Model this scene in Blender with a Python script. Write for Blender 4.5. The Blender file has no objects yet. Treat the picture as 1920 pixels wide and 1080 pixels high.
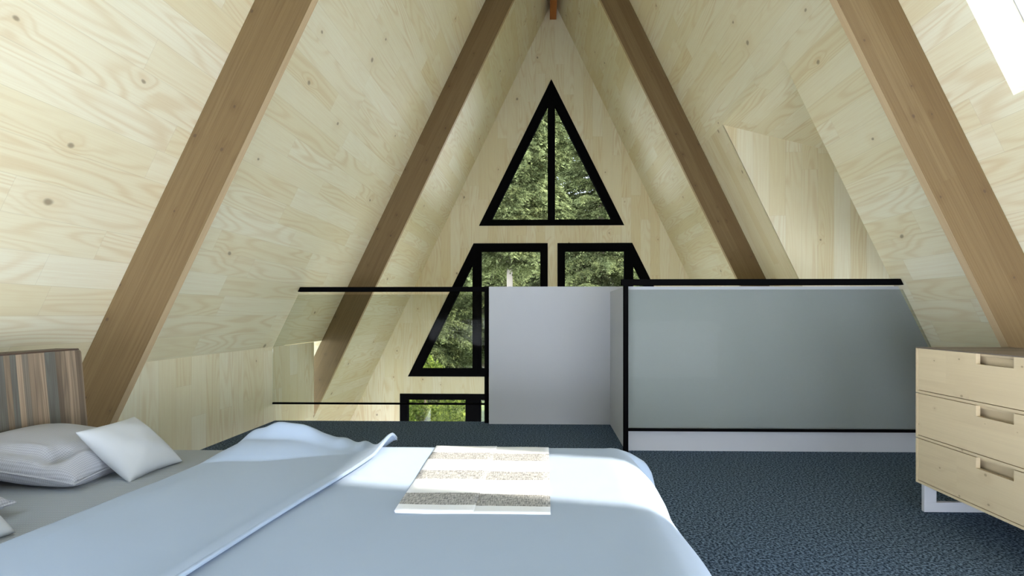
import bpy, bmesh, math, random
import numpy as np
from mathutils import Vector, Matrix, noise
from mathutils.geometry import tessellate_polygon

random.seed(7)
SC = bpy.context.scene
COL = SC.collection
PI = math.pi

# ------------------------------------------------------------------ room constants (metres)
EYE = 0.95                       # camera height over the loft floor
RIDGE_X, RIDGE_Z, PITCH = 0.123, 5.9085, 2.0606   # roof: |x-RIDGE_X|*PITCH below RIDGE_Z
Y0, YG = -0.6, 8.08              # open end behind the camera, gable wall
LOW = -2.75                      # floor of the storey below
KNEE_X, KNEE_Y = -2.42, 5.305    # knee wall on the left
SQ = math.sqrt(1 + PITCH * PITCH)


def roof_x(z, side): return RIDGE_X + side * (RIDGE_Z - z) / PITCH
def roof_z(x, side): return RIDGE_Z - PITCH * side * (x - RIDGE_X)


# ------------------------------------------------------------------ object helpers
def tag(o, label=None, cat=None, group=None, kind=None):
    if label: o['label'] = label
    if cat: o['category'] = cat
    if group: o['group'] = group
    if kind: o['kind'] = kind
    return o


def empty(name, loc=(0, 0, 0)):
    o = bpy.data.objects.new(name, None)
    o.empty_display_size = 0.1
    COL.objects.link(o)
    o.location = loc
    return o


class MB:
    """collects polygons; builds one mesh with metre-scaled uvs that follow the grain"""
    def __init__(s, grain=(0, 0, 1)):
        s.v, s.f, s.g, s.grain, s.smooth = [], [], [], Vector(grain).normalized(), False

    def poly(s, pts, grain=None):
        b = len(s.v)
        s.v += [Vector(p) for p in pts]
        s.f.append(tuple(range(b, b + len(pts))))
        s.g.append(Vector(grain).normalized() if grain is not None else s.grain)

    def box(s, a, b, grain=None):
        (x0, y0, z0), (x1, y1, z1) = a, b
        p = lambda i, j, k: (x1 if i else x0, y1 if j else y0, z1 if k else z0)
        for q in (((0,0,0),(0,1,0),(1,1,0),(1,0,0)), ((0,0,1),(1,0,1),(1,1,1),(0,1,1)),
                  ((0,0,0),(1,0,0),(1,0,1),(0,0,1)), ((0,1,0),(0,1,1),(1,1,1),(1,1,0)),
                  ((0,0,0),(0,0,1),(0,1,1),(0,1,0)), ((1,0,0),(1,1,0),(1,1,1),(1,0,1))):
            s.poly([p(*c) for c in q], grain)

    def prism(s, outer, holes, to3, d0, d1, grain=None):
        """polygon with holes (2-D) extruded from d0 to d1; to3(a,b,d)->point"""
        loops = [[Vector((a, b, 0)) for a, b in l] for l in [outer] + list(holes)]
        flat = [p for l in loops for p in l]
        for t in tessellate_polygon(loops):
            A, B, C = (flat[i] for i in t)
            if ((B - A).cross(C - A)).z < 0: t = t[::-1]
            s.poly([to3(flat[i].x, flat[i].y, d0) for i in t], grain)
            s.poly([to3(flat[i].x, flat[i].y, d1) for i in t[::-1]], grain)
        for l in loops:
            n = len(l)
            for i in range(n):
                p, q = l[i], l[(i + 1) % n]
                s.poly([to3(p.x, p.y, d0), to3(q.x, q.y, d0), to3(q.x, q.y, d1), to3(p.x, p.y, d1)], grain)

    def mesh(s, name, merge=True):
        me = bpy.data.meshes.new(name)
        bm = bmesh.new()
        uvl = bm.loops.layers.uv.new('UVMap')
        for f, g in zip(s.f, s.g):
            vs = [bm.verts.new(s.v[i]) for i in f]
            try: fc = bm.faces.new(vs)
            except ValueError: continue
            fc.normal_update()
            n = fc.normal
            t = g - n * g.dot(n)
            if t.length < 0.15:
                t = Vector((0, 1, 0)) - n * n.y
                if t.length < 0.15: t = Vector((1, 0, 0)) - n * n.x
            t.normalize(); b = n.cross(t)
            if (abs(b.x), abs(b.y), abs(b.z)) and b[max(range(3), key=lambda k: abs(b[k]))] < 0: b = -b
            for lp in fc.loops:
                lp[uvl].uv = (lp.vert.co.dot(t), lp.vert.co.dot(b))
        if merge:
            bmesh.ops.remove_doubles(bm, verts=bm.verts, dist=1e-5)
            bmesh.ops.recalc_face_normals(bm, faces=bm.faces)
        bm.to_mesh(me); bm.free()
        return me

    def build(s, name, mat, parent=None, bevel=0, merge=True):
        me = s.mesh(name, merge)
        return link(name, me, mat, parent, bevel)


def link(name, me, mat, parent=None, bevel=0, smooth=False):
    o = bpy.data.objects.new(name, me)
    COL.objects.link(o)
    if mat: me.materials.append(mat)
    if parent:
        o.parent = parent
        o.matrix_parent_inverse = Matrix.Translation(-Vector(parent.location))
    if smooth:
        me.polygons.foreach_set('use_smooth', [True] * len(me.polygons))
    if bevel:
        m = o.modifiers.new('bevel', 'BEVEL'); m.width = bevel; m.segments = 2; m.limit_method = 'ANGLE'
    return o


def grid_mesh(name, fn, nu, nv, close=None):
    """fn(i/nu, j/nv) -> (point, uv)"""
    vs, uvs, fs = [], [], []
    for i in range(nu + 1):
        for j in range(nv + 1):
            p, uv = fn(i / nu, j / nv); vs.append(p); uvs.append(uv)
    for i in range(nu):
        for j in range(nv):
            a = i * (nv + 1) + j
            fs.append((a, a + nv + 1, a + nv + 2, a + 1))
    me = bpy.data.meshes.new(name)
    me.from_pydata(vs, [], fs)
    ul = me.uv_layers.new(name='UVMap')
    for p in me.polygons:
        for li in p.loop_indices: ul.data[li].uv = uvs[me.loops[li].vertex_index]
    return me


# ------------------------------------------------------------------ material helpers
class NT:
    def __init__(s, name):
        s.m = bpy.data.materials.new(name); s.m.use_nodes = True
        s.t = s.m.node_tree; s.t.nodes.clear()
        s.out = s.t.nodes.new('ShaderNodeOutputMaterial')

    def n(s, typ, **kw):
        nd = s.t.nodes.new(typ)
        for k, v in kw.items(): setattr(nd, k, v)
        return nd

    def set(s, sock, v):
        if isinstance(v, bpy.types.NodeSocket): s.t.links.new(v, sock)
        elif isinstance(v, (tuple, list)) and sock.type == 'RGBA' and len(v) == 3: sock.default_value = (*v, 1)
        else: sock.default_value = v

    def math(s, op, a, b=0.0, c=None, clamp=False):
        nd = s.n('ShaderNodeMath', operation=op, use_clamp=clamp)
        s.set(nd.inputs[0], a); s.set(nd.inputs[1], b)
        if c is not None: s.set(nd.inputs[2], c)
        return nd.outputs[0]

    def mix(s, f, a, b, mode='MIX'):
        nd = s.n('ShaderNodeMix', data_type='RGBA', blend_type=mode)
        s.set(nd.inputs[0], f); s.set(nd.inputs[6], a); s.set(nd.inputs[7], b)
        return nd.outputs[2]

    def comb(s, x, y, z=0.0):
        nd = s.n('ShaderNodeCombineXYZ')
        for i, v in enumerate((x, y, z)): s.set(nd.inputs[i], v)
        return nd.outputs[0]

    def noise(s, vec, scale=1.0, detail=2.0, rough=0.5, dist=0.0):
        nd = s.n('ShaderNodeTexNoise')
        s.set(nd.inputs['Vector'], vec); nd.inputs['Scale'].default_value = scale
        nd.inputs['Detail'].default_value = detail; nd.inputs['Roughness'].default_value = rough
        nd.inputs['Distortion'].default_value = dist
        return nd.outputs[0]

    def step(s, v, lo, hi, a=0.0, b=1.0):
        nd = s.n('ShaderNodeMapRange', interpolation_type='SMOOTHSTEP')
        s.set(nd.inputs[0], v)
        for i, q in enumerate((lo, hi, a, b)): nd.inputs[i + 1].default_value = q
        return nd.outputs[0]

    def bsdf(s, color, rough=0.6, spec=0.3, bump=None, bstr=0.2, bdist=0.01, metal=0.0, sheen=0.0):
        b = s.n('ShaderNodeBsdfPrincipled')
        s.set(b.inputs['Base Color'], color); s.set(b.inputs['Roughness'], rough)
        b.inputs['Specular IOR Level'].default_value = spec; b.inputs['Metallic'].default_value = metal
        if sheen: b.inputs['Sheen Weight'].default_value = sheen
        if bump is not None:
            bp = s.n('ShaderNodeBump'); s.set(bp.inputs['Height'], bump)
            bp.inputs['Strength'].default_value = bstr; bp.inputs['Distance'].default_value = bdist
            s.t.links.new(bp.outputs[0], b.inputs['Normal'])
        s.t.links.new(b.outputs[0], s.out.inputs[0])
        return s.m

    def uv(s):
        sp = s.n('ShaderNodeSeparateXYZ')
        s.t.links.new(s.n('ShaderNodeUVMap').outputs[0], sp.inputs[0])
        return sp.outputs[0], sp.outputs[1]


def wood(name, light, dark, ring, knotc, pw=0.14, pl=1.3, ring_amt=0.42, freq=84.0, knot_cell=0.42, knot_thr=0.62,
         knot_r=0.04, streak=0.17, na=0.7, nb=6.0, rough=0.55, joint=0.25, spec=0.25, third=None, idpow=1.0):
    t = NT(name)
    u, v = t.uv()
    row = t.math('FLOOR', t.math('DIVIDE', v, pw))
    wr = t.n('ShaderNodeTexWhiteNoise', noise_dimensions='1D'); t.set(wr.inputs['W'], row)
    q = t.math('ADD', t.math('DIVIDE', u, pl), t.math('MULTIPLY', wr.outputs[0], 7.31))
    col = t.math('FLOOR', q)
    wi = t.n('ShaderNodeTexWhiteNoise', noise_dimensions='2D'); t.set(wi.inputs['Vector'], t.comb(row, col))
    idv = t.math('POWER', wi.outputs[0], idpow)
    zid = t.math('MULTIPLY', wi.outputs[0], 61.0)
    # knots
    vo = t.n('ShaderNodeTexVoronoi', voronoi_dimensions='2D')
    wob = t.math('MULTIPLY', t.noise(t.comb(u, v), 9.0, 1.0), 0.10)
    t.set(vo.inputs['Vector'], t.comb(t.math('DIVIDE', u, knot_cell * 1.35), t.math('ADD', t.math('DIVIDE', v, knot_cell), wob)))
    vo.inputs['Scale'].default_value = 1.0
    sp = t.n('ShaderNodeSeparateColor'); t.set(sp.inputs[0], vo.outputs['Color'])
    has = t.math('GREATER_THAN', sp.outputs[0], knot_thr)
    size = t.math('ADD', t.math('MULTIPLY', sp.outputs[1], 0.9), 0.4)
    dk = t.math('DIVIDE', vo.outputs['Distance'], size)
    knot = t.math('MULTIPLY', t.step(dk, knot_r * 0.35, knot_r, 1.0, 0.0), has)
    halo = t.math('MULTIPLY', t.step(dk, knot_r * 0.5, knot_r * 5.5, 1.0, 0.0), has)
    # annual rings: iso-lines of a stretched noise, bent round the knots
    n1 = t.noise(t.comb(t.math('MULTIPLY', u, na), t.math('MULTIPLY', v, nb), zid), 1.0, 1.2, 0.45)
    n1 = t.math('ADD', n1, t.math('MULTIPLY', halo, 0.09))
    sn = t.math('SINE', t.math('MULTIPLY', n1, freq))
    rg = t.math('POWER', t.math('MULTIPLY_ADD', sn, 0.5, 0.5), 2.2)
    fade = t.step(t.noise(t.comb(t.math('MULTIPLY', u, 0.6), t.math('MULTIPLY', v, 3.0), t.math('ADD', zid, 9.0)), 1.0, 1.0), 0.32, 0.68, 0.12, 1.0)
    rg = t.math('MULTIPLY', t.math('MULTIPLY', rg, fade), ring_amt)
    st = t.noise(t.comb(t.math('MULTIPLY', u, 2.5), t.math('MULTIPLY', v, 170.0), zid), 1.0, 2.0, 0.6)
    c = t.mix(idv, light, dark)
    if third:
        sel = t.n('ShaderNodeSeparateColor'); t.set(sel.inputs[0], wi.outputs[1])
        c = t.mix(t.step(sel.outputs[2], 0.62, 0.70), c, third)
    c = t.mix(rg, c, ring)
    c = t.mix(t.math('MULTIPLY', halo, 0.22), c, ring)
    c = t.mix(t.step(st, 0.35, 0.72, 0.0, streak), c, ring)
    c = t.mix(t.math('MULTIPLY', knot, 0.75), c, knotc)
    if joint:
        fr = t.math('FRACT', t.math('DIVIDE', v, pw))
        e = t.math('MINIMUM', fr, t.math('SUBTRACT', 1.0, fr))
        jl = t.step(e, 0.0, 0.0016 / pw, joint, 0.0)
        fq = t.math('FRACT', q); eq = t.math('MINIMUM', fq, t.math('SUBTRACT', 1.0, fq))
        jl = t.math('MAXIMUM', jl, t.step(eq, 0.0, 0.0014 / pl, joint, 0.0))
        c = t.mix(jl, c, knotc)
    return t.bsdf(c, rough, spec)


def plain(name, c, rough=0.6, spec=0.3, var=0.06, scale=6.0, metal=0.0, bump=0.0, bscale=300.0):
    t = NT(name)
    tc = t.n('ShaderNodeTexCoord').outputs['Object']
    n = t.noise(tc, scale, 3.0)
    col = t.mix(t.math('MULTIPLY', n, var * 2), c, tuple(x * 0.8 for x in c))
    return t.bsdf(col, rough, spec, t.noise(tc, bscale, 2.0) if bump else None, bump, 0.002, metal)


def glass(name, tint, refl=1.0):
    t = NT(name)
    tr = t.n('ShaderNodeBsdfTransparent'); t.set(tr.inputs[0], tint)
    gl = t.n('ShaderNodeBsdfGlossy'); gl.inputs['Roughness'].default_value = 0.02
    fr = t.n('ShaderNodeFresnel'); fr.inputs[0].default_value = 1.35
    mx = t.n('ShaderNodeMixShader')
    t.set(mx.inputs[0], t.math('MULTIPLY', fr.outputs[0], refl))
    t.t.links.new(tr.outputs[0], mx.inputs[1]); t.t.links.new(gl.outputs[0], mx.inputs[2])
    t.t.links.new(mx.outputs[0], t.out.inputs[0])
    return t.m


# ------------------------------------------------------------------ materials
PINE = wood('pale_pine', (0.77, 0.74, 0.575), (0.71, 0.645, 0.435), (0.58, 0.43, 0.23), (0.22, 0.17, 0.11), pw=0.15, pl=1.25)
PINE_STRIP = wood('pale_pine_strip', (0.73, 0.69, 0.53), (0.66, 0.58, 0.39), (0.55, 0.42, 0.22), (0.28, 0.22, 0.14), pw=0.11, pl=1.6, ring_amt=0.3, freq=75, nb=9)
RAFTER = wood('brown_fir', (0.205, 0.145, 0.072), (0.168, 0.113, 0.053), (0.105, 0.062, 0.028), (0.09, 0.06, 0.04), pw=0.095, pl=6.0, ring_amt=0.3,
              freq=40, knot_cell=0.16, knot_thr=0.55, knot_r=0.062, na=0.5, nb=16, streak=0.35, joint=0.10)
RAFTER_EDGE = wood('pale_underside', (0.50, 0.38, 0.23), (0.44, 0.32, 0.19), (0.34, 0.23, 0.12), (0.2, 0.13, 0.07), pw=0.06, pl=5.0, ring_amt=0.25, freq=40, knot_thr=0.95, na=0.5, nb=16, joint=0)
RIDGE = wood('orange_fir', (0.36, 0.13, 0.035), (0.28, 0.10, 0.03), (0.2, 0.07, 0.02), (0.1, 0.04, 0.02), pw=0.2, pl=6.0, joint=0)
DRESSER = wood('dresser_pine', (0.70, 0.585, 0.385), (0.65, 0.535, 0.345), (0.52, 0.40, 0.25), (0.30, 0.22, 0.13), pw=0.16, pl=1.2, ring_amt=0.22,
               freq=45, knot_cell=0.10, knot_thr=0.72, knot_r=0.06, streak=0.15, joint=0.0)
DRESSER_TOP = wood('dresser_top_wood', (0.23, 0.19, 0.155), (0.17, 0.135, 0.11), (0.09, 0.07, 0.055), (0.05, 0.04, 0.03), pw=0.05, pl=2.0, joint=0.1)
HEAD = wood('dark_walnut_strips', (0.33, 0.25, 0.175), (0.10, 0.075, 0.052), (0.05, 0.037, 0.027), (0.03, 0.022, 0.016), pw=0.021, pl=90.0,
            ring_amt=0.45, freq=75, knot_thr=0.99, na=1.1, nb=14, streak=0.35, joint=0.25, rough=0.45, third=(0.125, 0.125, 0.11), idpow=1.3)
HEAD_TOP = wood('dark_walnut_edge', (0.085, 0.055, 0.04), (0.06, 0.04, 0.028), (0.035, 0.022, 0.016), (0.02, 0.014, 0.01), pw=0.05, pl=9.0, knot_thr=0.99, joint=0)
BLACK = plain('black_metal', (0.004, 0.004, 0.0045), 0.8, 0.0)
HALFWALL = plain('grey_white_paint', (0.47, 0.495, 0.535), 0.7, 0.2, 0.03)
GREYMETAL = plain('pale_grey_metal', (0.52, 0.54, 0.58), 0.4, 0.4)
WINFRAME = plain('grey_window_frame', (0.42, 0.43, 0.44), 0.5, 0.3)
PANE = glass('window_glass', (0.97, 0.98, 0.97), 0.6)
ROOFPANE = glass('roof_window_glass', (0.86, 0.865, 0.87), 0.6)
RAILGLASS = glass('railing_glass', (0.83, 0.845, 0.825), 0.06)
TRUNK = plain('bark', (0.20, 0.16, 0.12), 0.9, 0.1, 0.3, 4.0)
PALEBARK = plain('pale_bark', (0.27, 0.24, 0.21), 0.9, 0.1, 0.3, 4.0)


def carpet():
    t = NT('navy_loop_carpet')
    p = t.n('ShaderNodeTexCoord').outputs['Object']
    n = t.noise(p, 95.0, 2.0, 0.65)
    n2 = t.noise(p, 240.0, 1.0)
    c = t.mix(t.step(n, 0.38, 0.66), (0.015, 0.029, 0.050), (0.175, 0.25, 0.355))
    c = t.mix(t.step(n2, 0.5, 0.8, 0.0, 0.35), c, (0.15, 0.18, 0.21))
    return t.bsdf(c, 0.95, 0.05, n, 0.6, 0.01)


def knit(name, c, c2, sc=260.0, warm=None):
    t = NT(name)
    u, v = t.uv()
    a = t.math('SINE', t.math('MULTIPLY', t.math('ADD', u, v), sc * PI)); b = t.math('SINE', t.math('MULTIPLY', t.math('SUBTRACT', u, v), sc * PI))
    w = t.math('MULTIPLY', a, b)
    w = t.math('MULTIPLY_ADD', w, 0.5, 0.5)
    return t.bsdf(t.mix(w, c2, c), 0.9, 0.1, w, 0.35, 0.002, sheen=0.15)


def cotton(name, c):
    t = NT(name)
    p = t.n('ShaderNodeTexCoord').outputs['Object']
    n = t.noise(p, 900.0, 1.0)
    c = t.mix(t.math('MULTIPLY', n, 0.12), c, tuple(x * 0.85 for x in c))
    return t.bsdf(c, 0.85, 0.12, t.noise(p, 7.0, 2.0), 0.12, 0.02, sheen=0.1)


def stripes():
    t = NT('striped_linen')
    u, v = t.uv()
    f = t.math('FRACT', t.math('DIVIDE', t.math('SUBTRACT', v, 1.364), 0.2135))
    band = t.math('LESS_THAN', f, 0.42)
    wx = t.noise(t.comb(t.math('MULTIPLY', u, 45.0), t.math('MULTIPLY', v, 420.0)), 1.0, 1.0)
    wy = t.noise(t.comb(t.math('MULTIPLY', u, 420.0), t.math('MULTIPLY', v, 45.0)), 1.0, 1.0)
    w = t.step(t.math('ADD', wx, wy), 0.8, 1.2)
    lin = t.mix(w, (0.20, 0.205, 0.205), (0.54, 0.535, 0.52))
    c = t.mix(band, (0.80, 0.83, 0.86), lin)
    return t.bsdf(c, 0.9, 0.1, t.math('ADD', wx, wy), 0.2, 0.002)


CARPET = carpet()
SHEET = knit('grey_knit_sheet', (0.45, 0.51, 0.585), (0.18, 0.21, 0.245), 140)
PILLOW = knit('oatmeal_knit', (0.445, 0.47, 0.53), (0.31, 0.325, 0.36), 170)
CUSHION = cotton('oatmeal_linen', (0.425, 0.455, 0.48))
COVER = cotton('pale_blue_cotton', (0.365, 0.455, 0.585))
DUVET = cotton('pale_blue_duvet', (0.365, 0.455, 0.585))
THROW = stripes()
FOLD_SHADE = plain('fold_shade_line', (0.20, 0.20, 0.20), 0.8, 0.1)


def leaf(name, a, b, scale=2.0):
    t = NT(name)
    p = t.n('ShaderNodeTexCoord').outputs['Object']
    n = t.noise(p, scale, 3.0, 0.7)
    n2 = t.noise(p, 22.0, 1.0)
    c = t.mix(t.step(t.math('ADD', t.math('MULTIPLY', n, 0.6), t.math('MULTIPLY', n2, 0.4)), 0.36, 0.64), a, b)
    d = t.n('ShaderNodeBsdfDiffuse'); t.set(d.inputs[0], c)
    tl = t.n('ShaderNodeBsdfTranslucent'); t.set(tl.inputs[0], c)
    mx = t.n('ShaderNodeMixShader'); mx.inputs[0].default_value = 0.3
    t.t.links.new(d.outputs[0], mx.inputs[1]); t.t.links.new(tl.outputs[0], mx.inputs[2])
    t.t.links.new(mx.outputs[0], t.out.inputs[0])
    return t.m


NEEDLE = leaf('conifer_needles', (0.028, 0.037, 0.013), (0.25, 0.285, 0.125), 1.3)
SHRUBLEAF = leaf('shrub_leaves', (0.04, 0.07, 0.012), (0.28, 0.34, 0.07), 2.5)


def lawn():
    t = NT('sunny_lawn')
    p = t.n('ShaderNodeTexCoord').outputs['Object']
    n = t.noise(p, 1.2, 5.0, 0.7)
    return t.bsdf(t.mix(t.step(n, 0.35, 0.65), (0.06, 0.10, 0.015), (0.20, 0.26, 0.05)), 0.95, 0.05)


# ================================================================== THE SETTING
def st(o): o['kind'] = 'structure'; return o


ROOF_T = 0.18
NRM = {1: Vector((PITCH, 0, 1)).normalized(), -1: Vector((-PITCH, 0, 1)).normalized()}


def rp(side, y, z, off=0.0):
    p = Vector((roof_x(z, side), y, z))
    return p + NRM[side] * off


def roof(name, side, ys, zs, holes, reveals):
    m = MB((0, 1, 0))
    inside = lambda y, z: any(h[0] < y < h[1] and h[2] < z < h[3] for h in holes)
    for y0, y1 in zip(ys, ys[1:]):
        for z0, z1 in zip(zs, zs[1:]):
            if inside((y0 + y1) / 2, (z0 + z1) / 2): continue
            a = [(y0, z0), (y1, z0), (y1, z1), (y0, z1)]
            if side > 0: a = a[::-1]
            m.poly([rp(side, *q) for q in a])
            m.poly([rp(side, *q, ROOF_T) for q in a[::-1]])
    for h in reveals:
        c = [(h[0], h[2]), (h[1], h[2]), (h[1], h[3]), (h[0], h[3])]
        for i in range(4):
            p, q = c[i], c[(i + 1) % 4]
            m.poly([rp(side, *p), rp(side, *q), rp(side, *q, ROOF_T), rp(side, *p, ROOF_T)])
    return st(m.build(name, PINE, merge=False))


# roof openings: two roof windows, a dormer, a side window, unseen openings added for light
SKY_A = (1.62, 2.303, 1.915, 2.95)
SKY_B = (0.82, 1.33, 1.90, 2.82)
BACK_R = (-0.45, 0.30, 0.05, 1.36)
BACK_S = (0.36, 1.45, 0.05, 1.36)
BACK_L = (-0.45, 1.10, 0.75, 2.90)
DORM = (3.63, 5.47, 0.20, 2.735)
CHEEK_Y = 4.85
SIDE_W = (4.70, 5.49, -1.9, 0.665)
roof('ceiling_right', 1, sorted({Y0, YG, 4.0, 5.1, *SKY_A[:2], *SKY_B[:2], *DORM[:2], *BACK_R[:2], *BACK_S[:2]}),
     sorted({LOW, -1.9, RIDGE_Z - 0.0001, *SKY_A[2:], *SKY_B[2:], *DORM[2:], *BACK_R[2:], *BACK_S[2:]}), [SKY_A, SKY_B, DORM, BACK_R, BACK_S, (4.0, 5.1, LOW, -1.9)], [SKY_A, SKY_B, BACK_R, BACK_S])  # last hole is low and unseen, left open to let in side light
roof('ceiling_left', -1, sorted({Y0, YG, 5.1, *SIDE_W[:2], *BACK_L[:2]}), sorted({LOW, RIDGE_Z - 0.0001, *SIDE_W[2:], *BACK_L[2:]}), [SIDE_W, BACK_L, (4.70, 5.1, LOW, -1.9)], [SIDE_W, BACK_L])  # low hole out of view, cut so light reaches the far slopes

# boards that run up the slope between the dormer and the far rafter
m = MB((1, 0, -PITCH))
m.poly([rp(1, CHEEK_Y, DORM[2]), rp(1, CHEEK_Y, DORM[3]), rp(1, DORM[1], DORM[3]), rp(1, DORM[1], DORM[2])])
m.poly([rp(1, CHEEK_Y, DORM[2], ROOF_T), rp(1, DORM[1], DORM[2], ROOF_T), rp(1, DORM[1], DORM[3], ROOF_T), rp(1, CHEEK_Y, DORM[3], ROOF_T)])
st(m.build('ceiling_strip', PINE_STRIP, merge=False))

# dormer: sloping ceiling, two cheeks, front wall with its window
DX0, DX1 = roof_x(DORM[3], 1), 3.45
DSL = 0.257
dz = lambda x: DORM[3] - DSL * (x - DX0)
m = MB((0, 1, 0))
m.poly([(DX0, DORM[0], DORM[3]), (DX1, DORM[0], dz(DX1)), (DX1, CHEEK_Y, dz(DX1)), (DX0, CHEEK_Y, DORM[3])])
m.poly([(DX0, DORM[0], DORM[3] + .12), (DX0, CHEEK_Y, DORM[3] + .12), (DX1, CHEEK_Y, dz(DX1) + .12), (DX1, DORM[0], dz(DX1) + .12)])
st(m.build('ceiling_dormer', PINE, merge=False))
m = MB((0, 0, 1))
chk = [(DX0 + .006, DORM[3] + .008), (roof_x(0.2, 1) + .006, 0.2), (DX1, 0.2), (DX1, dz(DX1) + .01)]
m.prism(chk, [], lambda a, b, d: (a, d, b), CHEEK_Y, CHEEK_Y + 0.06)
st(m.build('wall_dormer', PINE))
m = MB((0, 0, 1))
chn = [(DX0 + .25, dz(DX0 + .25)), (roof_x(0.2, 1) + .21, 0.2), (DX1, 0.2), (DX1, dz(DX1))]
m.prism(chn, [], lambda a, b, d: (a, d, b), DORM[0] - 0.06, DORM[0] - 0.002)
st(m.build('wall_dormer_near', PINE))
m = MB((0, 0, 1))
m.box((roof_x(0.2, 1), DORM[0], 0.12), (DX1, CHEEK_Y, 0.2), (0, 1, 0))
st(m.build('floor_dormer', PINE))
wd = st(empty('window_5', (DX1, 4.24, 1.2)))
m = MB(); m.prism([(DORM[0], 0.2), (CHEEK_Y, 0.2), (CHEEK_Y, dz(DX1)), (DORM[0], dz(DX1))], [[(DORM[0] + .25, .5), (CHEEK_Y - .25, .5), (CHEEK_Y - .25, 1.2), (DORM[0] + .25, 1.2)]],
                  lambda a, b, d: (d, a, b), DX1, DX1 + 0.07)
m.build('frame', BLACK, wd)
m = MB(); m.box((DX1 + .03, DORM[0] + .25, .5), (DX1 + .036, CHEEK_Y - .25, 1.2)); m.build('pane', PANE, wd)

# roof windows (frame on the outside of the slope, glass in it)
def roof_window(name, h, side=1, w=0.055):
    c = Vector(rp(side, (h[0] + h[1]) / 2, (h[2] + h[3]) / 2, ROOF_T))
    o = st(empty(name, c))
    e = 0.05
    outer = [(h[0] - e, h[2] - e), (h[1] + e, h[2] - e), (h[1] + e, h[3] + e), (h[0] - e, h[3] + e)]
    inner = [(h[0] + .004, h[2] + .004), (h[1] - .004, h[2] + .004), (h[1] - .004, h[3] - .004), (h[0] + .004, h[3] - .004)]
    m = MB(); m.prism(outer, [inner], lambda a, b, d: rp(side, a, b, d), ROOF_T + .001, ROOF_T + 0.07)
    m.build('frame', WINFRAME, o)
    m = MB(); m.prism(inner, [], lambda a, b, d: rp(side, a, b, d), ROOF_T + 0.03, ROOF_T + 0.036)
    m.build('pane', ROOFPANE if name in ('window_6', 'window_7') else PANE, o)


roof_window('window_6', SKY_A)
roof_window('window_7', SKY_B)
roof_window('window_8', SIDE_W, -1)
roof_window('added_window_right', BACK_R)  # unseen opening added to brighten the left side of the room
roof_window('added_window_left', BACK_L, -1)  # unseen opening added to brighten the dresser and right slope
roof_window('added_window_right_2', BACK_S)  # unseen low opening added to throw light on the left knee wall

# loft floor
m = MB((0, 1, 0))
m.prism([(KNEE_X, Y0), (2.66, Y0), (2.66, 3.69), (0.66, 3.69), (0.66, 4.53), (KNEE_X, 4.53)], [], lambda a, b, d: (a, b, d), -0.24, 0.0)
st(m.build('floor', CARPET))
m = MB((0, 1, 0)); m.box((roof_x(LOW, -1), Y0, LOW - .1), (roof_x(LOW, 1), YG, LOW)); st(m.build('floor_lower', PINE))

# knee walls
m = MB((0, 0, 1))
m.prism([(Y0, LOW), (KNEE_Y, LOW), (KNEE_Y, 0.661), (Y0, 0.661)], [], lambda a, b, d: (d, a, b), KNEE_X - 0.04, KNEE_X)
st(m.build('wall_left', PINE))
m = MB((0, 0, 1)); m.box((2.66, 1.50, 0), (2.70, 3.58, roof_z(2.70, 1))); st(m.build('wall_right', PINE))

# gable wall with its openings
TC = 0.098
tri_o = [(TC - 1.144, 2.352), (TC + 1.144, 2.352), (TC, 4.657)]
LWc = 0.1175
lw_o = [(-1.132, 2.074), (-2.177, -0.034), (0.041, -0.034), (0.041, 2.074)]
mir = lambda l: [(2 * LWc - a, b) for a, b in l][::-1]
rw_o = mir(lw_o)
DRX0, DRX1 = -2.305, 2.54
door_o = [(DRX0, LOW), (DRX1, LOW), (DRX1, -0.307), (DRX0, -0.307)]
gx = lambda z, s: roof_x(z, s)
m = MB((0, 0, 1))
m.prism([(gx(LOW, -1), LOW), (gx(LOW, 1), LOW), (RIDGE_X, RIDGE_Z)], [tri_o, lw_o, rw_o, [(a, b + 0.001 if b == LOW else b) for a, b in door_o]],
        lambda a, b, d: (a, d, b), YG, YG + 0.16)
st(m.build('wall_back', PINE, merge=False))

to_g = lambda a, b, d: (a, d, b)
# unseen wall behind the camera, added to cut frontal light, open below to admit some
m = MB((0, 0, 1)); m.prism([(gx(.85, -1), .85), (gx(.85, 1), .85), (RIDGE_X, RIDGE_Z)], [], to_g, Y0 - .16, Y0)
st(m.build('wall_front_light_block', PINE, merge=False))


def gable_window(name, outer, holes, bars=()):
    cx = sum(p[0] for p in outer) / len(outer); cz = min(p[1] for p in outer)
    o = st(empty(name, (cx, YG, cz)))
    m = MB(); m.prism(outer, holes, to_g, YG - 0.012, YG + 0.1); m.build('frame', BLACK, o)
    for b in bars:
        m = MB(); m.box((b[0], YG - 0.018, b[2]), (b[1], YG + 0.08, b[3])); m.build('mullion', BLACK, o)
    for h in holes:
        m = MB(); m.prism(h, [], to_g, YG + 0.05, YG + 0.056); m.build('pane', PANE, o)


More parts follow.
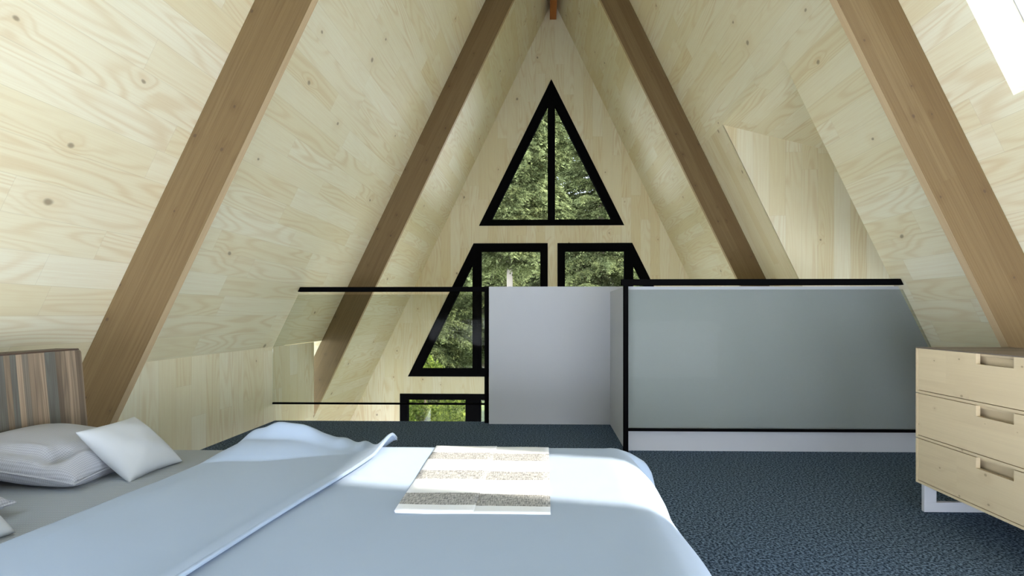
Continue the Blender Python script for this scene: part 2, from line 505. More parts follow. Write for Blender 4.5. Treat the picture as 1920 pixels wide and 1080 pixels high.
si = (4.657 - 2.352) / 1.144
gable_window('window_1', tri_o, [[(TC - 0.95, 2.446), (TC - 0.058, 2.446), (TC - 0.058, 4.354 - 0.11)],
                                 [(TC + 0.058, 2.446), (TC + 0.95, 2.446), (TC + 0.058, 4.354 - 0.11)]], [(TC - 0.056, TC + 0.056, 2.40, 4.42)])
lh = [[(-1.964, 0.092), (-1.149, 0.092), (-1.149, 1.745)], [(-1.014, 0.092), (-0.077, 0.092), (-0.077, 1.949), (-1.014, 1.949)]]
gable_window('window_2', lw_o, lh, [(-1.10, -1.07, 0.0, 2.05)])
gable_window('window_3', rw_o, [mir(h) for h in lh], [(2 * LWc + 1.07, 2 * LWc + 1.10, 0.0, 2.05)])
dh = []
for a, b in ((-2.186, -1.259), (-1.022, 0.02), (0.215, 1.257), (1.494, 2.42)):
    dh.append([(a, LOW + .1), (b, LOW + .1), (b, -0.402), (a, -0.402)])
d4 = st(empty('door_1', (0.117, YG, LOW)))
m = MB(); m.prism(door_o, dh, to_g, YG - .012, YG + .1); m.build('frame', BLACK, d4)
for h in dh:
    m = MB(); m.prism(h, [], to_g, YG + .05, YG + .056); m.build('pane', PANE, d4)

# grey-white half walls round the stair
m = MB((1, 0, 0))
m.prism([(0.56, -0.24), (2.9, -0.24), (roof_x(0, 1), 0.0), (roof_x(1.145, 1), 1.145), (0.56, 1.145)], [], to_g, 3.59, 3.69)
st(m.build('wall_near', HALFWALL))
m = MB((0, 1, 0)); m.box((0.56, 3.692, -0.24), (0.66, 4.428, 1.145)); st(m.build('wall_stair', HALFWALL))
m = MB((1, 0, 0)); m.box((-0.487, 4.43, -0.24), (0.80, 4.53, 1.191)); st(m.build('wall_far', HALFWALL))

# ================================================================== BEAMS
m = MB((0, 1, 0)); m.box((0.074, Y0, 5.60), (0.175, YG - .002, 5.79))
tag(m.build('ridge_beam', RIDGE), 'orange-brown ridge beam running along the top of the ceiling above the triangular window', 'beam')


def rafter(side, y, label, zlow, clip_x=None):
    off = 0.271 * SQ               # vertical drop of the underside
    xr = RIDGE_X + side * 0.058
    g = 0.004                      # hair gap to the boards
    top = roof_z(xr, side) - g
    pts = [(xr, top), (xr, top - off)]
    if clip_x is not None:
        pts += [(clip_x, max(zlow, roof_z(clip_x, side) - off)), (clip_x, roof_z(clip_x, side) - g)]
        if zlow > roof_z(clip_x, side) - off:
            xa = RIDGE_X + side * (RIDGE_Z - off - zlow) / PITCH
            pts.insert(2, (xa, zlow))
    else:
        xa = RIDGE_X + side * (RIDGE_Z - off - zlow) / PITCH
        xb = RIDGE_X + side * (RIDGE_Z - g - zlow) / PITCH
        pts += [(xa, zlow), (xb, zlow)]
    m = MB((side, 0, -PITCH)); m.prism(pts, [], to_g, y, y + 0.045)
    o = m.build('rafter', RAFTER)
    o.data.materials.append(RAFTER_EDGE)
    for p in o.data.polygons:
        if p.normal.x * side < -0.5 and p.normal.z < 0: p.material_index = 1  # underside faces get a paler colour than the sides
    return tag(o, label, 'beam', 'sloping roof rafters')


YN, YF = 2.603, 5.492
rafter(-1, YN, 'wide brown rafter on the left slope, the near one, coming down behind the headboard', 0.005, KNEE_X + 0.002)
rafter(-1, YF, 'far brown rafter on the left slope, passing behind the glass railing', LOW + 0.002)
rafter(1, YN, 'wide brown rafter on the right slope, the near one, above the dresser', 0.005, 2.658)
rafter(1, YF, 'far brown rafter on the right slope, left of the dormer recess', LOW + 0.002)

# ================================================================== RAILINGS
def clip_glass(m, xa, xb, z0, z1, y, side, lim=None):
    """glass sheet whose outer end follows the roof slope"""
    e = 0.012
    if side < 0:
        x_at = lambda z: max(roof_x(z, -1) + e, KNEE_X + .004)
        zk = roof_z(KNEE_X + .004 - e, -1)
        pts = [(xb, z0), (xb, z1), (x_at(z1), z1), (KNEE_X + .004, zk), (KNEE_X + .004, z0)]
    else:
        pts = [(xa, z0), (roof_x(z0, 1) - e, z0), (roof_x(z1, 1) - e, z1), (xa, z1)]
    m.prism(pts, [], to_g, y - .006, y + .006)


def rail_bar(z0, z1, xa, xb, y0, y1, side):
    m = MB((1, 0, 0)); e = 0.004
    if side < 0:
        pts = [(max(roof_x(z0, -1) + e, KNEE_X + .003), z0), (xb, z0), (xb, z1), (max(roof_x(z1, -1) + e, KNEE_X + .003), z1)]
    else:
        pts = [(xa, z0), (min(roof_x(z0, 1) - e, 2.9), z0), (min(roof_x(z1, 1) - e, 2.9), z1), (xa, z1)]
    m.prism(pts, [], to_g, y0, y1)
    return m


rl = empty('glass_railing', (-0.51, 4.49, 0))
tag(rl, 'glass railing with black handrail along the left loft edge, in front of the gable windows', 'railing', 'glass loft railings')
rail_bar(1.150, 1.192, 0, -0.497, 4.465, 4.515, -1).build('handrail', BLACK, rl, 0.002)
rail_bar(0.155, 0.170, 0, -0.531, 4.48, 4.50, -1).build('bottom_rail', BLACK, rl)
m = MB(); m.box((-0.531, 4.465, 0.0), (-0.497, 4.515, 1.150)); m.build('post', BLACK, rl, 0.002)
m = MB(); clip_glass(m, 0, -0.533, 0.171, 1.126, 4.49, -1); m.build('glass_panel', RAILGLASS, rl)

rr = empty('glass_railing', (0.57, 3.55, 0))
tag(rr, 'glass railing with black handrail in front of the wide grey-white half wall on the right', 'railing', 'glass loft railings')
rail_bar(1.150, 1.192, 0.525, 0, 3.525, 3.573, 1).build('handrail', BLACK, rr, 0.002)
rail_bar(0.146, 0.163, 0.572, 0, 3.54, 3.56, 1).build('bottom_rail', BLACK, rr)
m = MB(); m.box((0.541, 3.527, 0.0), (0.571, 3.571, 1.150)); m.build('post', BLACK, rr, 0.002)
m = MB(); clip_glass(m, 0.573, 0, 0.164, 1.121, 3.55, 1); m.build('glass_panel', RAILGLASS, rr)

# ================================================================== DRESSER
DX, DD, DYN, DYF, DZ0, DZ1 = 1.81, 0.45, 1.677, 2.545, 0.134, 0.790
dr = empty('dresser', (DX + DD / 2, (DYN + DYF) / 2, 0))
tag(dr, 'pale pine chest of three drawers with dark top on grey metal legs', 'dresser')
TH = 0.011
tier = (DZ1 - DZ0) / 3
m = MB((0, 1, 0))
for k in range(3):
    z0 = DZ0 + k * tier; z1 = z0 + tier - (0.004 if k < 2 else 0.004)
    m.box((DX, DYN, z0), (DX + DD, DYF, z0 + TH))
    m.box((DX + .024, DYN, z1 - TH), (DX + DD, DYF, z1))
    m.box((DX, DYN, z0 + TH), (DX + DD, DYN + TH, z1))
    m.box((DX, DYF - TH, z0 + TH), (DX + DD, DYF, z1))
    m.box((DX + DD - .008, DYN + TH, z0 + TH), (DX + DD, DYF - TH, z1 - TH))
    if k: m.box((DX + .012, DYN + .01, z0 - .004), (DX + DD, DYF - .01, z0))
m.build('body', DRESSER, dr)
m = MB((1, 0, 0)); m.box((DX, DYN, DZ1 - .004), (DX + DD, DYF, DZ1 + .001)); m.build('top', DRESSER_TOP, dr)
HC, HW = 2.111, 0.087
for k in range(3):
    z0 = DZ0 + k * tier + TH + .003; z1 = DZ0 + (k + 1) * tier - .0045
    ya, yb = DYN + TH + .003, DYF - TH - .0035
    nt = 0.044
    pts = [(ya, z0), (yb, z0), (yb, z1), (HC + HW, z1), (HC + HW, z1 - nt), (HC - HW, z1 - nt), (HC - HW, z1), (ya, z1)]
    m = MB((0, 1, 0)); m.prism(pts, [], lambda a, b, d: (d, a, b), DX + .002, DX + .020)
    d = m.build('drawer', DRESSER, dr)
    mb = MB((0, 1, 0)); t_ = .009; xb = DX + DD - .03
    mb.box((DX + .022, ya + .01, z0 + .004), (xb, yb - .01, z0 + .013))
    mb.box((DX + .022, ya + .01, z0 + .013), (xb, ya + .01 + t_, z1 - .05))
    mb.box((DX + .022, yb - .01 - t_, z0 + .013), (xb, yb - .01, z1 - .05))
    mb.box((DX + .055, ya + .02, z0 + .013), (DX + .064, yb - .02, z1 - .014))
    mb.build('drawer_box', DRESSER, d)
for y in (DYF - .042, DYN + .02):
    m = MB(); xa, xb, w, t_ = DX + .012, DX + DD - .03, .058, .047
    m.box((xa, y, 0.0), (xb, y + .022, t_)); m.box((xa, y, t_), (xa + w, y + .022, DZ0 - .001)); m.box((xb - w, y, t_), (xb, y + .022, DZ0 - .001))
    m.build('leg', GREYMETAL, dr, 0.003)

# ================================================================== BED
MT = 0.415                               # mattress top
BX0, BX1, BYN, BYF = -1.815, 0.25, 0.70, 2.015
bed = empty('bed', ((BX0 + BX1) / 2, (BYN + BYF) / 2, 0))
tag(bed, 'double bed with dark wooden headboard and grey knitted sheet', 'bed')


def soft_box(name, a, b, r, mat, parent, uvscale=1.0):
    me = bpy.data.meshes.new(name); bm = bmesh.new()
    bmesh.ops.create_cube(bm, size=1.0)
    for v in bm.verts:
        v.co = Vector([a[i] + (v.co[i] + .5) * (b[i] - a[i]) for i in range(3)])
    bmesh.ops.bevel(bm, geom=bm.edges[:], offset=r, segments=4, profile=0.5, affect='EDGES')
    uvl = bm.loops.layers.uv.new('UVMap')
    for f in bm.faces:
        n = f.normal; k = max(range(3), key=lambda q: abs(n[q]))
        i, j = [(1, 2), (0, 2), (0, 1)][k]
        for l in f.loops: l[uvl].uv = (l.vert.co[i], l.vert.co[j])
    bm.to_mesh(me); bm.free()
    return link(name, me, mat, parent, 0, True)


soft_box('mattress', (BX0, BYN, 0.20), (BX1, BYF, MT), 0.03, SHEET, bed)
m = MB((1, 0, 0)); m.box((BX0, BYN + .02, 0.10), (BX1 - .03, BYF - .02, 0.20)); m.build('frame', HEAD, bed, 0.004)
for x in (BX0 + .05, BX1 - .14):
    for y in (BYN + .06, BYF - .12):
        m = MB((0, 0, 1)); m.box((x, y, 0), (x + .06, y + .06, 0.10)); m.build('leg', HEAD, bed)
# headboard leaning back a little, rounded top corner, darker top edge
hy0, hy1, hz0, hz1 = BYN - .01, 2.045, 0.12, 0.806


def hb_profile(z0, z1, rad):
    pts = []
    for (cy, cz, a0) in ((hy1 - rad, z1 - rad, 0), (hy0 + rad, z1 - rad, 90)):
        for k in range(5):
            a = math.radians(a0 + k * 22.5); pts.append((cy + rad * math.cos(a), cz + rad * math.sin(a)))
    return pts + [(hy0, z0), (hy1, z0)]


lean = lambda a, b, d: (-1.831 - d - (b - 0.12) * 0.09, a, b)
m = MB((-0.09, 0, 1)); m.prism(hb_profile(hz0, hz1, .012), [], lean, 0.0, 0.055); hb = m.build('headboard', HEAD, bed, 0.002)
m = MB((0, 1, 0)); m.prism([(hy0 + .004, hz1 + .0002), (hy1 - .004, hz1 + .0002), (hy1 - .008, hz1 + .006), (hy0 + .008, hz1 + .006)], [], lean, 0.003, 0.095)
m.build('top_edge', HEAD_TOP, bed, 0.001)

# ------------------------------------------------ bed cover with its hanging sides
CZ = 0.427
sx0, sx1 = -0.80, 0.235
ty0, ty1 = 0.74, 1.975
PROF = [(0, 0, 0), (.05, .048, .007), (.10, .090, .030), (.15, .124, .066), (.20, .146, .110), (.26, .158, .168), (.32, .160, .228), (.38, .157, .288)]


def prof(o):
    for (a, h, d), (a2, h2, d2) in zip(PROF, PROF[1:]):
        if o <= a2:
            t = (o - a) / (a2 - a); return h + (h2 - h) * t, d + (d2 - d) * t
    return PROF[-1][1], PROF[-1][2]


def cover_fn(u, v):
    s = sx0 + u * (sx1 + 0.37 - sx0)
    t = ty0 - 0.34 + v * (ty1 - ty0 + 0.70)
    ox = max(0, s - sx1); oy = max(0, t - ty1) if t > ty1 else min(0, t - ty0)
    o = math.hypot(ox, oy)
    x, y, z = min(s, sx1), min(max(t, ty0), ty1), CZ
    if o > 1e-6:
        h, d = prof(o)
        if oy and not ox: h *= 0.32
        dx, dy = ox / o, oy / o
        ang = math.atan2(abs(oy), ox)
        lob = 1 + (0.60 * math.sin(PI * min(1, max(0, (ang - .10) / 1.2))) - 0.10 * math.exp(-((ang - .08) / .12) ** 2)) * min(1, o / .16) * (1 if ox and oy else 0)
        wav = 0.012 * math.sin(t * 11 + 1.2) * min(1, o / .25) if ox and not oy else 0
        if ox and oy: h *= 0.40 + 0.60 * dx
        x += dx * h * lob + wav; y += dy * h * lob
        z -= d
    else:
        z += 0.003 * noise.noise(Vector((s * 3, t * 3, 1.7)))
    return (x, y, z), (s, t)


me = grid_mesh('bed_cover', cover_fn, 90, 120)
bc = link('bed_cover', me, COVER, None, 0, True)
sm = bc.modifiers.new('thick', 'SOLIDIFY'); sm.thickness = 0.008; sm.offset = 1
tag(bc, 'pale blue cotton bed cover hanging over the foot end of the bed', 'bed cover')


# ------------------------------------------------ duvet folded back: band across the bed with a rumpled far side
def sstep(a, b, x):
    t = min(1, max(0, (x - a) / (b - a))); return t * t * (3 - 2 * t)


def duvet_z(x, y):
    g = lambda cx, cy, sx, sy: math.exp(-((x - cx) / sx) ** 2 - ((y - cy) / sy) ** 2)
    # heap along the far side
    far = sstep(1.885, 1.955, y)
    hp = 0.066 * math.exp(-((x + 1.02) / 0.085) ** 2) + 0.040 * math.exp(-((x + 0.915) / 0.085) ** 2) \
        + 0.030 * math.exp(-((x + 1.125) / 0.05) ** 2) + 0.014 * math.exp(-((x + 0.78) / 0.03) ** 2) + 0.016 * math.exp(-((x + 0.70) / 0.025) ** 2)
    z = far * hp * sstep(-1.19, -1.155, x)
    # roll at the near right end of the heap
    z += 0.034 * math.exp(-((x + 0.600) / 0.050) ** 2) * sstep(1.80, 1.98, y)
    # lobe lying in front of the heap: steep foot towards the camera, crest, dip behind it
    foot = 1.765 + 0.10 * sstep(-1.00, -0.70, x) - 0.02 * sstep(-1.1, -1.25, x)
    w = sstep(-1.235, -1.10, x) * (1 - sstep(-0.98, -0.66, x))
    t = (y - foot) / 0.125
    if 0 < t < 1.9:
        z += w * 0.046 * (math.sin(min(1, t) * PI / 2) ** 0.8 if t < 1 else math.cos((t - 1) / 0.9 * PI / 2) ** 1.5)
    z += 0.004 * noise.noise(Vector((x * 5, y * 4, 3.1)))
    z += 0.010 * far * noise.noise(Vector((x * 14, y * 9, 1.1)))
    return z


def duvet_fn(u, v):
    y = 0.66 + v * (2.035 - 0.66)
    k = y - 0.98
    xl = -1.245 + 0.050 * (y - 1.1)
    xr = -0.704 + 0.110 * k + 0.005 * math.sin(y * 9)
    x = xl + u * (xr - xl)
    zb = 0.432 + 0.006 * min(1, u * 6)
    z = zb + duvet_z(x, y)
    e = (1 - u) * (xr - xl)
    if e < 0.06: z += 0.015 * (1 - e / 0.06) ** 1.5
    if u < 0.03: z -= 0.013 * (1 - u / 0.03)
    e2 = 2.035 - y
    if e2 < 0.06: z -= 0.030 * (1 - e2 / 0.06) ** 2
    return (x, y, z), (x, y)


me = grid_mesh('duvet', duvet_fn, 110, 190)
dv = link('duvet', me, DUVET, None, 0, True)
sm = dv.modifiers.new('thick', 'SOLIDIFY'); sm.thickness = 0.011; sm.offset = -1
tag(dv, 'pale blue duvet folded across the bed with a rumpled heap at its far side', 'duvet')
mp = MB()
prev = None
pts = []
for i in range(131):
    (x, yy, z), _ = duvet_fn(1.0, i / 130)
    pts.append(Vector((x + .0008, yy, z - .0095)))
r = 0.0016
for a, b in zip(pts, pts[1:]):
    q = [Vector((r, 0, 0)), Vector((0, 0, r)), Vector((-r, 0, 0)), Vector((0, 0, -r))]
    for k in range(4):
        mp.poly([a + q[k], a + q[(k + 1) % 4], b + q[(k + 1) % 4], b + q[k]])
mp.build('piping', FOLD_SHADE, dv)  # thin strip coloured dark for the shade under the folded edge

# ------------------------------------------------ striped throw
TZ = CZ + 0.0115


def throw_fn(x0, x1, y0, y1, zz):
    def fn(u, v):
        x = x0 + u * (x1 - x0); y = y0 + v * (y1 - y0)
        z = zz + 0.0025 * noise.noise(Vector((x * 6, y * 6, 8)))
        oy = y - ty1
        if oy > 0:
            h, d = prof(oy); y = ty1 + h * 0.34; z -= d * .9
        x -= 0.045 * (y - 1.3) * max(0, 1 - u * 1.6)
        return (x, y, z), (x, y0 + v * (y1 - y0))
    return fn


th = empty('throw', (-0.19, 1.66, CZ + .01))
tag(th, 'white folded throw with grey linen stripes lying on the bed cover', 'throw')
me = grid_mesh('lower_layer', throw_fn(-0.388, 0.014, 1.315, 1.985, TZ), 14, 40)
o = link('lower_layer', me, THROW, th, 0, True); sm = o.modifiers.new('t', 'SOLIDIFY'); sm.thickness = .003
me = grid_mesh('folded_layer', throw_fn(-0.390, -0.186, 1.318, 1.990, TZ + .0025), 10, 40)
o = link('folded_layer', me, THROW, th, 0, True); sm = o.modifiers.new('t', 'SOLIDIFY'); sm.thickness = .003


# ------------------------------------------------ pillows and cushions
def pillow_mesh(name, a, b, h, wr, seed, n=34, crush=None, pinch=0.055, fat=0.36):
    vs, uvs, fs, idx = [], [], [], {}
    for side in (1, -1):
        for i in range(n + 1):
            for j in range(n + 1):
                u, v = 2 * i / n - 1, 2 * j / n - 1
                rim = i in (0, n) or j in (0, n)
                if rim and side < 0: idx[side, i, j] = idx[1, i, j]; continue
                x = a * u * (1 - pinch * (1 - v * v)); y = b * v * (1 - pinch * (1 - u * u))
                z = side * h * max(0, (1 - u * u) * (1 - v * v)) ** fat
                w = noise.noise(Vector((u * 1.6 + seed, v * 1.6, side * 3.0)))
                ed = 1 - max(abs(u), abs(v))
                z += wr * w * min(1, ed * 3)
                if crush: z += crush(u, v, side)
                idx[side, i, j] = len(vs); vs.append((x, y, z)); uvs.append((x, y))
        for i in range(n):
            for j in range(n):
                q = (idx[side, i, j], idx[side, i + 1, j], idx[side, i + 1, j + 1], idx[side, i, j + 1])
                fs.append(q if side > 0 else q[::-1])
    me = bpy.data.meshes.new(name); me.from_pydata(vs, [], fs)
    ul = me.uv_layers.new(name='UVMap')
    for p in me.polygons:
        for li in p.loop_indices: ul.data[li].uv = uvs[me.loops[li].vertex_index]
    return me


def piping_mesh(name, a, b, r):
    m = MB(); n = 20
    ring = []
    for k in range(4):
        for i in range(n):
            t = 2 * i / n - 1
            u, v = [(t, -1), (1, t), (-t, 1), (-1, -t)][k]
            ring.append(Vector((a * u * (1 - .055 * (1 - v * v)), b * v * (1 - .055 * (1 - u * u)), 0)))
    q = [Vector((0, 0, r)), None, Vector((0, 0, -r)), None]
    N = len(ring)
    for i in range(N):
        p0, p1 = ring[i], ring[(i + 1) % N]
        for (s0, s1) in (((1, 0), (0, 1)), ((0, 1), (-1, 0)), ((-1, 0), (0, -1)), ((0, -1), (1, 0))):
            f = lambda p, s: p + p.normalized() * (r * s[0]) + Vector((0, 0, r * s[1]))
            m.poly([f(p0, s0), f(p1, s0), f(p1, s1), f(p0, s1)])
    return m.mesh(name)


def crush_fn(u, v, side):
    if side < 0: return 0.0
    z = -0.036 * math.exp(-((u - .48) / .13) ** 2 - ((v + .60) / .22) ** 2)
    z += 0.014 * math.exp(-((u - .72) / .09) ** 2 - ((v + .58) / .25) ** 2)
    z += 0.008 * math.exp(-((u - .1) / .35) ** 2 - ((v + .62) / .07) ** 2) - 0.010 * math.exp(-((u - .0) / .4) ** 2 - ((v + .76) / .06) ** 2)
    return z


PA, PB, PH = 0.222, 0.216, 0.068
CA, CB, CH = 0.126, 0.110, 0.052
pm = pillow_mesh('pillow', PA, PB, PH, 0.010, 2.0, 40, crush_fn)
pp = piping_mesh('pillow_piping', PA, PB, 0.004)
cm = pillow_mesh('cushion', CA, CB, CH, 0.007, 5.0, 30, None, 0.10, 0.46)


def add_pillow(y, rz, label):
    o = link('pillow', pm if not pm.users else pm.copy(), PILLOW if not pm.materials else None, None, 0, True)
    o.location = (-1.652, y, MT + 0.066); o.rotation_euler = (math.radians(1), math.radians(10), rz)
    sb = o.modifiers.new('sub', 'SUBSURF'); sb.levels = sb.render_levels = 1
    tag(o, label, 'pillow', 'large pillows at the headboard')
    p = bpy.data.objects.new('piping', pp); COL.objects.link(p); p.parent = o
    if not pp.materials: pp.materials.append(PILLOW)
    return o


def add_cushion(loc, rot, label):
    o = link('cushion', cm if not cm.users else cm.copy(), CUSHION if not cm.materials else None, None, 0, True)
    o.location = loc; o.rotation_euler = rot
    sb = o.modifiers.new('sub', 'SUBSURF'); sb.levels = sb.render_levels = 1
    return tag(o, label, 'cushion', 'small cushions leaning on the pillows')


add_pillow(1.702, math.radians(5), 'large oatmeal knitted pillow lying against the headboard, behind the whole small cushion')
add_pillow(1.135, math.radians(-3), 'large oatmeal knitted pillow cut off at the left edge of the photo, nearer the camera')
add_cushion((-1.41, 1.715, MT + 0.080), (math.radians(3), math.radians(40), math.radians(-3)), 'small oatmeal cushion fully in view, propped on the far pillow')
add_cushion((-1.385, 1.115, MT + 0.085), (math.radians(1), math.radians(43), math.radians(-2)), 'small oatmeal cushion at the left edge of the photo, only its corner in view')

# ================================================================== OUTSIDE
GZ = -3.7
m = MB((0, 1, 0)); m.poly([(-28, 8.6, GZ), (28, 8.6, GZ), (28, 75, GZ), (-28, 75, GZ)])
tag(m.build('lawn', lawn()), None, None, None, 'structure')


def leaf_mesh(name, centers, dirs, length, width, rng):
    n = len(centers)
    d = dirs / (np.linalg.norm(dirs, axis=1, keepdims=True) + 1e-9)
    r = rng.normal(size=(n, 3)); s = np.cross(d, r); s /= (np.linalg.norm(s, axis=1, keepdims=True) + 1e-9)
    L = (length * rng.uniform(.6, 1.3, (n, 1))); W = (width * rng.uniform(.6, 1.3, (n, 1)))
    v = np.empty((n, 4, 3))
    v[:, 0] = centers - d * L * .5; v[:, 1] = centers + s * W * .5
    v[:, 2] = centers + d * L * .5; v[:, 3] = centers - s * W * .5
    me = bpy.data.meshes.new(name)
    me.vertices.add(n * 4); me.vertices.foreach_set('co', v.reshape(-1).astype(np.float32))
    me.loops.add(n * 4); me.loops.foreach_set('vertex_index', np.arange(n * 4, dtype=np.int32))
    me.polygons.add(n)
    me.polygons.foreach_set('loop_start', np.arange(0, n * 4, 4, dtype=np.int32))
    me.update(); me.validate()
    return me


def tube(name, pts, radii, k=8):
    m = MB(); rings = []
    for i, (p, r) in enumerate(zip(pts, radii)):
        rings.append([Vector(p) + Vector((math.cos(a) * r, math.sin(a) * r, 0)) for a in [2 * PI * j / k for j in range(k)]])
    for a, b in zip(rings, rings[1:]):
        for j in range(k): m.poly([a[j], a[(j + 1) % k], b[(j + 1) % k], b[j]])
    return m.mesh(name)


def conifer_meshes(seed, H, R, clear, stem=1.0):
    rng = np.random.default_rng(seed)
    C, D = [], []
    z = clear
    while z < H - .3:
        f = (z - clear) / (H - clear)
        L0 = R * (1 - f) ** 0.75 * (0.75 + .25 * min(1, f * 6))
        for b in range(7):
            az = rng.uniform(0, 2 * PI); L = L0 * rng.uniform(.65, 1.15)
            if L < .2: continue
            dr = np.array([math.cos(az), math.sin(az), 0]); sd = np.array([-dr[1], dr[0], 0])
            up = rng.uniform(.05, .3); sag = rng.uniform(.25, .5)
            nn = int(560 * L)
            t = rng.uniform(.0, 1, nn) ** .8
            zz = z + L * (up * t - sag * t * t) + rng.uniform(-.1, .1)
            wid = .34 * L ** .6 * np.sin(np.clip(t * 1.05, 0, 1) * PI * .9 + .25).clip(.1)
            off = rng.normal(0, .55, nn) * wid
            c = dr[None] * (t * L)[:, None] + sd[None] * off[:, None]
            c[:, 2] = zz - .30 * np.abs(off) - rng.exponential(.06, nn)
            dd = dr[None] * .6 + sd[None] * np.sign(off)[:, None] * .8 + rng.normal(0, .35, (nn, 3)); dd[:, 2] -= .35
            C.append(c); D.append(dd)
        z += rng.uniform(.2, .34)
    C = np.concatenate(C); D = np.concatenate(D)
    fol = leaf_mesh('foliage', C, D, .135, .05, rng)
    tr = tube('trunk', [(0, 0, 0), (.03, .02, H * .3), (-.02, .03, H * .65), (0, 0, H * .98)], [r * stem for r in (.19, .15, .09, .02)])
    return fol, tr


def shrub_meshes(seed, H, R):
    rng = np.random.default_rng(seed)
    C = []
    for k in range(26):
        a = rng.uniform(0, 2 * PI); rr = R * math.sqrt(rng.uniform(0, 1)) * .75
        cz = H * rng.uniform(.25, .85); r = R * rng.uniform(.22, .4)
        n = 420
        d = rng.normal(size=(n, 3)); d /= np.linalg.norm(d, axis=1, keepdims=True)
        c = d * (r * rng.uniform(.75, 1.05, (n, 1))) + np.array([math.cos(a) * rr, math.sin(a) * rr, cz])
        C.append(c[c[:, 2] > .02])
    C = np.concatenate(C)
    fol = leaf_mesh('foliage', C, rng.normal(size=C.shape), .11, .065, rng)
    tr = tube('stem', [(0, 0, 0), (.05, .02, H * .5), (.0, .05, H * .8)], [.05, .035, .015], 6)
    return fol, tr


protos = [conifer_meshes(11, 15.5, 3.3, 1.2), conifer_meshes(12, 17.5, 3.7, 2.5), conifer_meshes(13, 13.5, 3.0, 0.8), conifer_meshes(14, 14.5, 2.6, 6.1, 0.62)]
shr = [shrub_meshes(21, 2.6, 1.6), shrub_meshes(22, 1.9, 1.4), shrub_meshes(23, 4.0, 1.1)]


def tree(name, pr, loc, rz, sc, label, cat, group, bark, leafm, wood_name='trunk'):
    o = empty(name, loc); o.rotation_euler = (0, 0, rz); o.scale = (sc, sc, sc)
    tag(o, label, cat, group)
    for nm, me, mt in (('foliage', pr[0], leafm), (wood_name, pr[1], bark)):
        if bark is PALEBARK and nm == wood_name: me = me.copy(); me.materials.clear()
        c = bpy.data.objects.new(nm, me); COL.objects.link(c); c.parent = o
        if not me.materials: me.materials.append(mt)
    return o


TREES = [
    (3, -0.98, 14.0, .4, 1.0, 'conifer with a pale bare trunk in the rectangular window left of centre, nearest the house', PALEBARK),
    (1, 2.3, 20.9, 1.9, 1.0, 'tall conifer filling the right pane of the triangular window', TRUNK),
    (0, -5.0, 20.4, 2.2, 1.0, 'conifer seen through the slanted pane above the left glass railing', TRUNK),
    (1, -3.6, 28.7, 5.5, 1.0, 'conifer behind the gap left of the pale trunk', TRUNK),
    (0, 4.0, 29.4, 3.0, 1.05, 'far conifer behind the tall one on the right', TRUNK),
    (2, 0.3, 40.5, 5.0, 2.2, 'farthest conifer, behind all the others at the centre', TRUNK),
    (2, -12.2, 41.0, 0.3, 1.7, 'far conifer closing the view at the left', TRUNK),
    (2, -9.5, 54.5, 2.2, 2.6, 'big conifer on the skyline seen between the trees in the slanted pane', TRUNK),
]
for k, x, y, rz, sc, lab, bark in TREES:
    tree('conifer_tree', protos[k], (x, y, GZ), rz, sc, lab, 'tree', 'conifers outside the gable windows', bark, NEEDLE)
SHRUBS = [
    (2, -2.35, 9.95, .3, 1.0, 'tall bright green bush low in the slanted pane on the left'),
    (1, -5.4, 14.6, 2.3, 1.1, 'green bush at the left end of the lower glazed door'),
    (0, -9.4, 24.6, 5.3, 0.9, 'green bush at the back of the lawn below the conifers'),
]
for k, x, y, rz, sc, lab in SHRUBS:
    tree('garden_shrub', shr[k], (x, y, GZ), rz, sc, lab, 'bush', 'bushes on the lawn', TRUNK, SHRUBLEAF, 'stem')

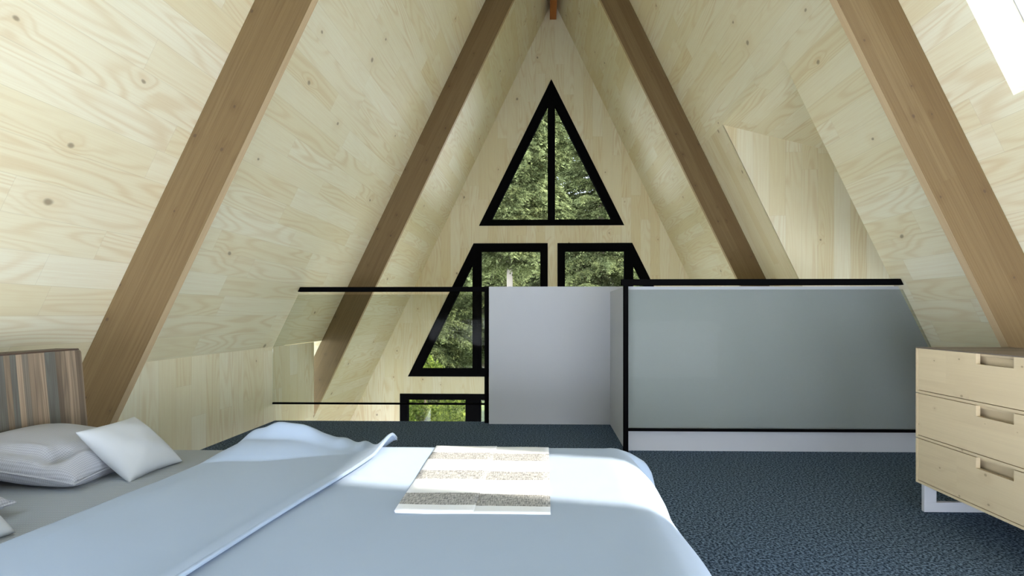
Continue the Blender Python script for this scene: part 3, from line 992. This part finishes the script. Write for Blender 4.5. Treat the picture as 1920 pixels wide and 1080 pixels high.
# ================================================================== LIGHT
w = bpy.data.worlds.new('sky'); SC.world = w; w.use_nodes = True
nt = w.node_tree; nt.nodes.clear()
out = nt.nodes.new('ShaderNodeOutputWorld'); bg = nt.nodes.new('ShaderNodeBackground')
tc = nt.nodes.new('ShaderNodeTexCoord'); sp = nt.nodes.new('ShaderNodeSeparateXYZ'); rmp = nt.nodes.new('ShaderNodeValToRGB')
mr = nt.nodes.new('ShaderNodeMapRange'); mr.inputs[1].default_value = -1; mr.inputs[2].default_value = 1
nt.links.new(tc.outputs['Generated'], sp.inputs[0]); nt.links.new(sp.outputs[2], mr.inputs[0]); nt.links.new(mr.outputs[0], rmp.inputs[0])
e = rmp.color_ramp.elements
e[0].position = 0.0; e[0].color = (5.6, 5.9, 6.5, 1)
e[1].position = 0.47; e[1].color = (6.2, 6.55, 7.3, 1)
for p, c in ((0.535, (5.8, 6.15, 6.9, 1)), (0.59, (2.0, 2.25, 2.7, 1)), (0.67, (1.2, 1.4, 1.75, 1)), (1.0, (0.85, 1.1, 1.55, 1))):
    k = e.new(p); k.color = c
nt.links.new(rmp.outputs[0], bg.inputs[0]); bg.inputs[1].default_value = 1.2
nt.links.new(bg.outputs[0], out.inputs[0])

sl = bpy.data.lights.new('sun', 'SUN'); sl.energy = 6.6; sl.angle = math.radians(1.3); sl.color = (1.0, 0.91, 0.79)
so = bpy.data.objects.new('sun', sl); COL.objects.link(so)
so.rotation_euler = Vector((-1.0, 0.297, -1.0)).to_track_quat('-Z', 'Y').to_euler()
so.location = (8, -2, 10)

# ================================================================== CAMERA
F, PX, PY, YAW = 960.0, 999.3, 589.6, 0.0238
cam = bpy.data.cameras.new('camera'); co = bpy.data.objects.new('camera', cam); COL.objects.link(co)
cam.sensor_width = 36.0; cam.lens = 36.0 * F / 1920
cam.shift_x = (960 - PX) / 1920; cam.shift_y = (PY - 540) / 1920
cam.clip_start = 0.05; cam.clip_end = 300
co.location = (0, 0, EYE); co.rotation_euler = (PI / 2, 0, YAW)
SC.camera = co

SC.view_settings.view_transform = 'Standard'
SC.view_settings.look = 'None'
SC.view_settings.gamma = 1.0
SC.view_settings.use_curve_mapping = False
SC.view_settings.exposure = 0.80
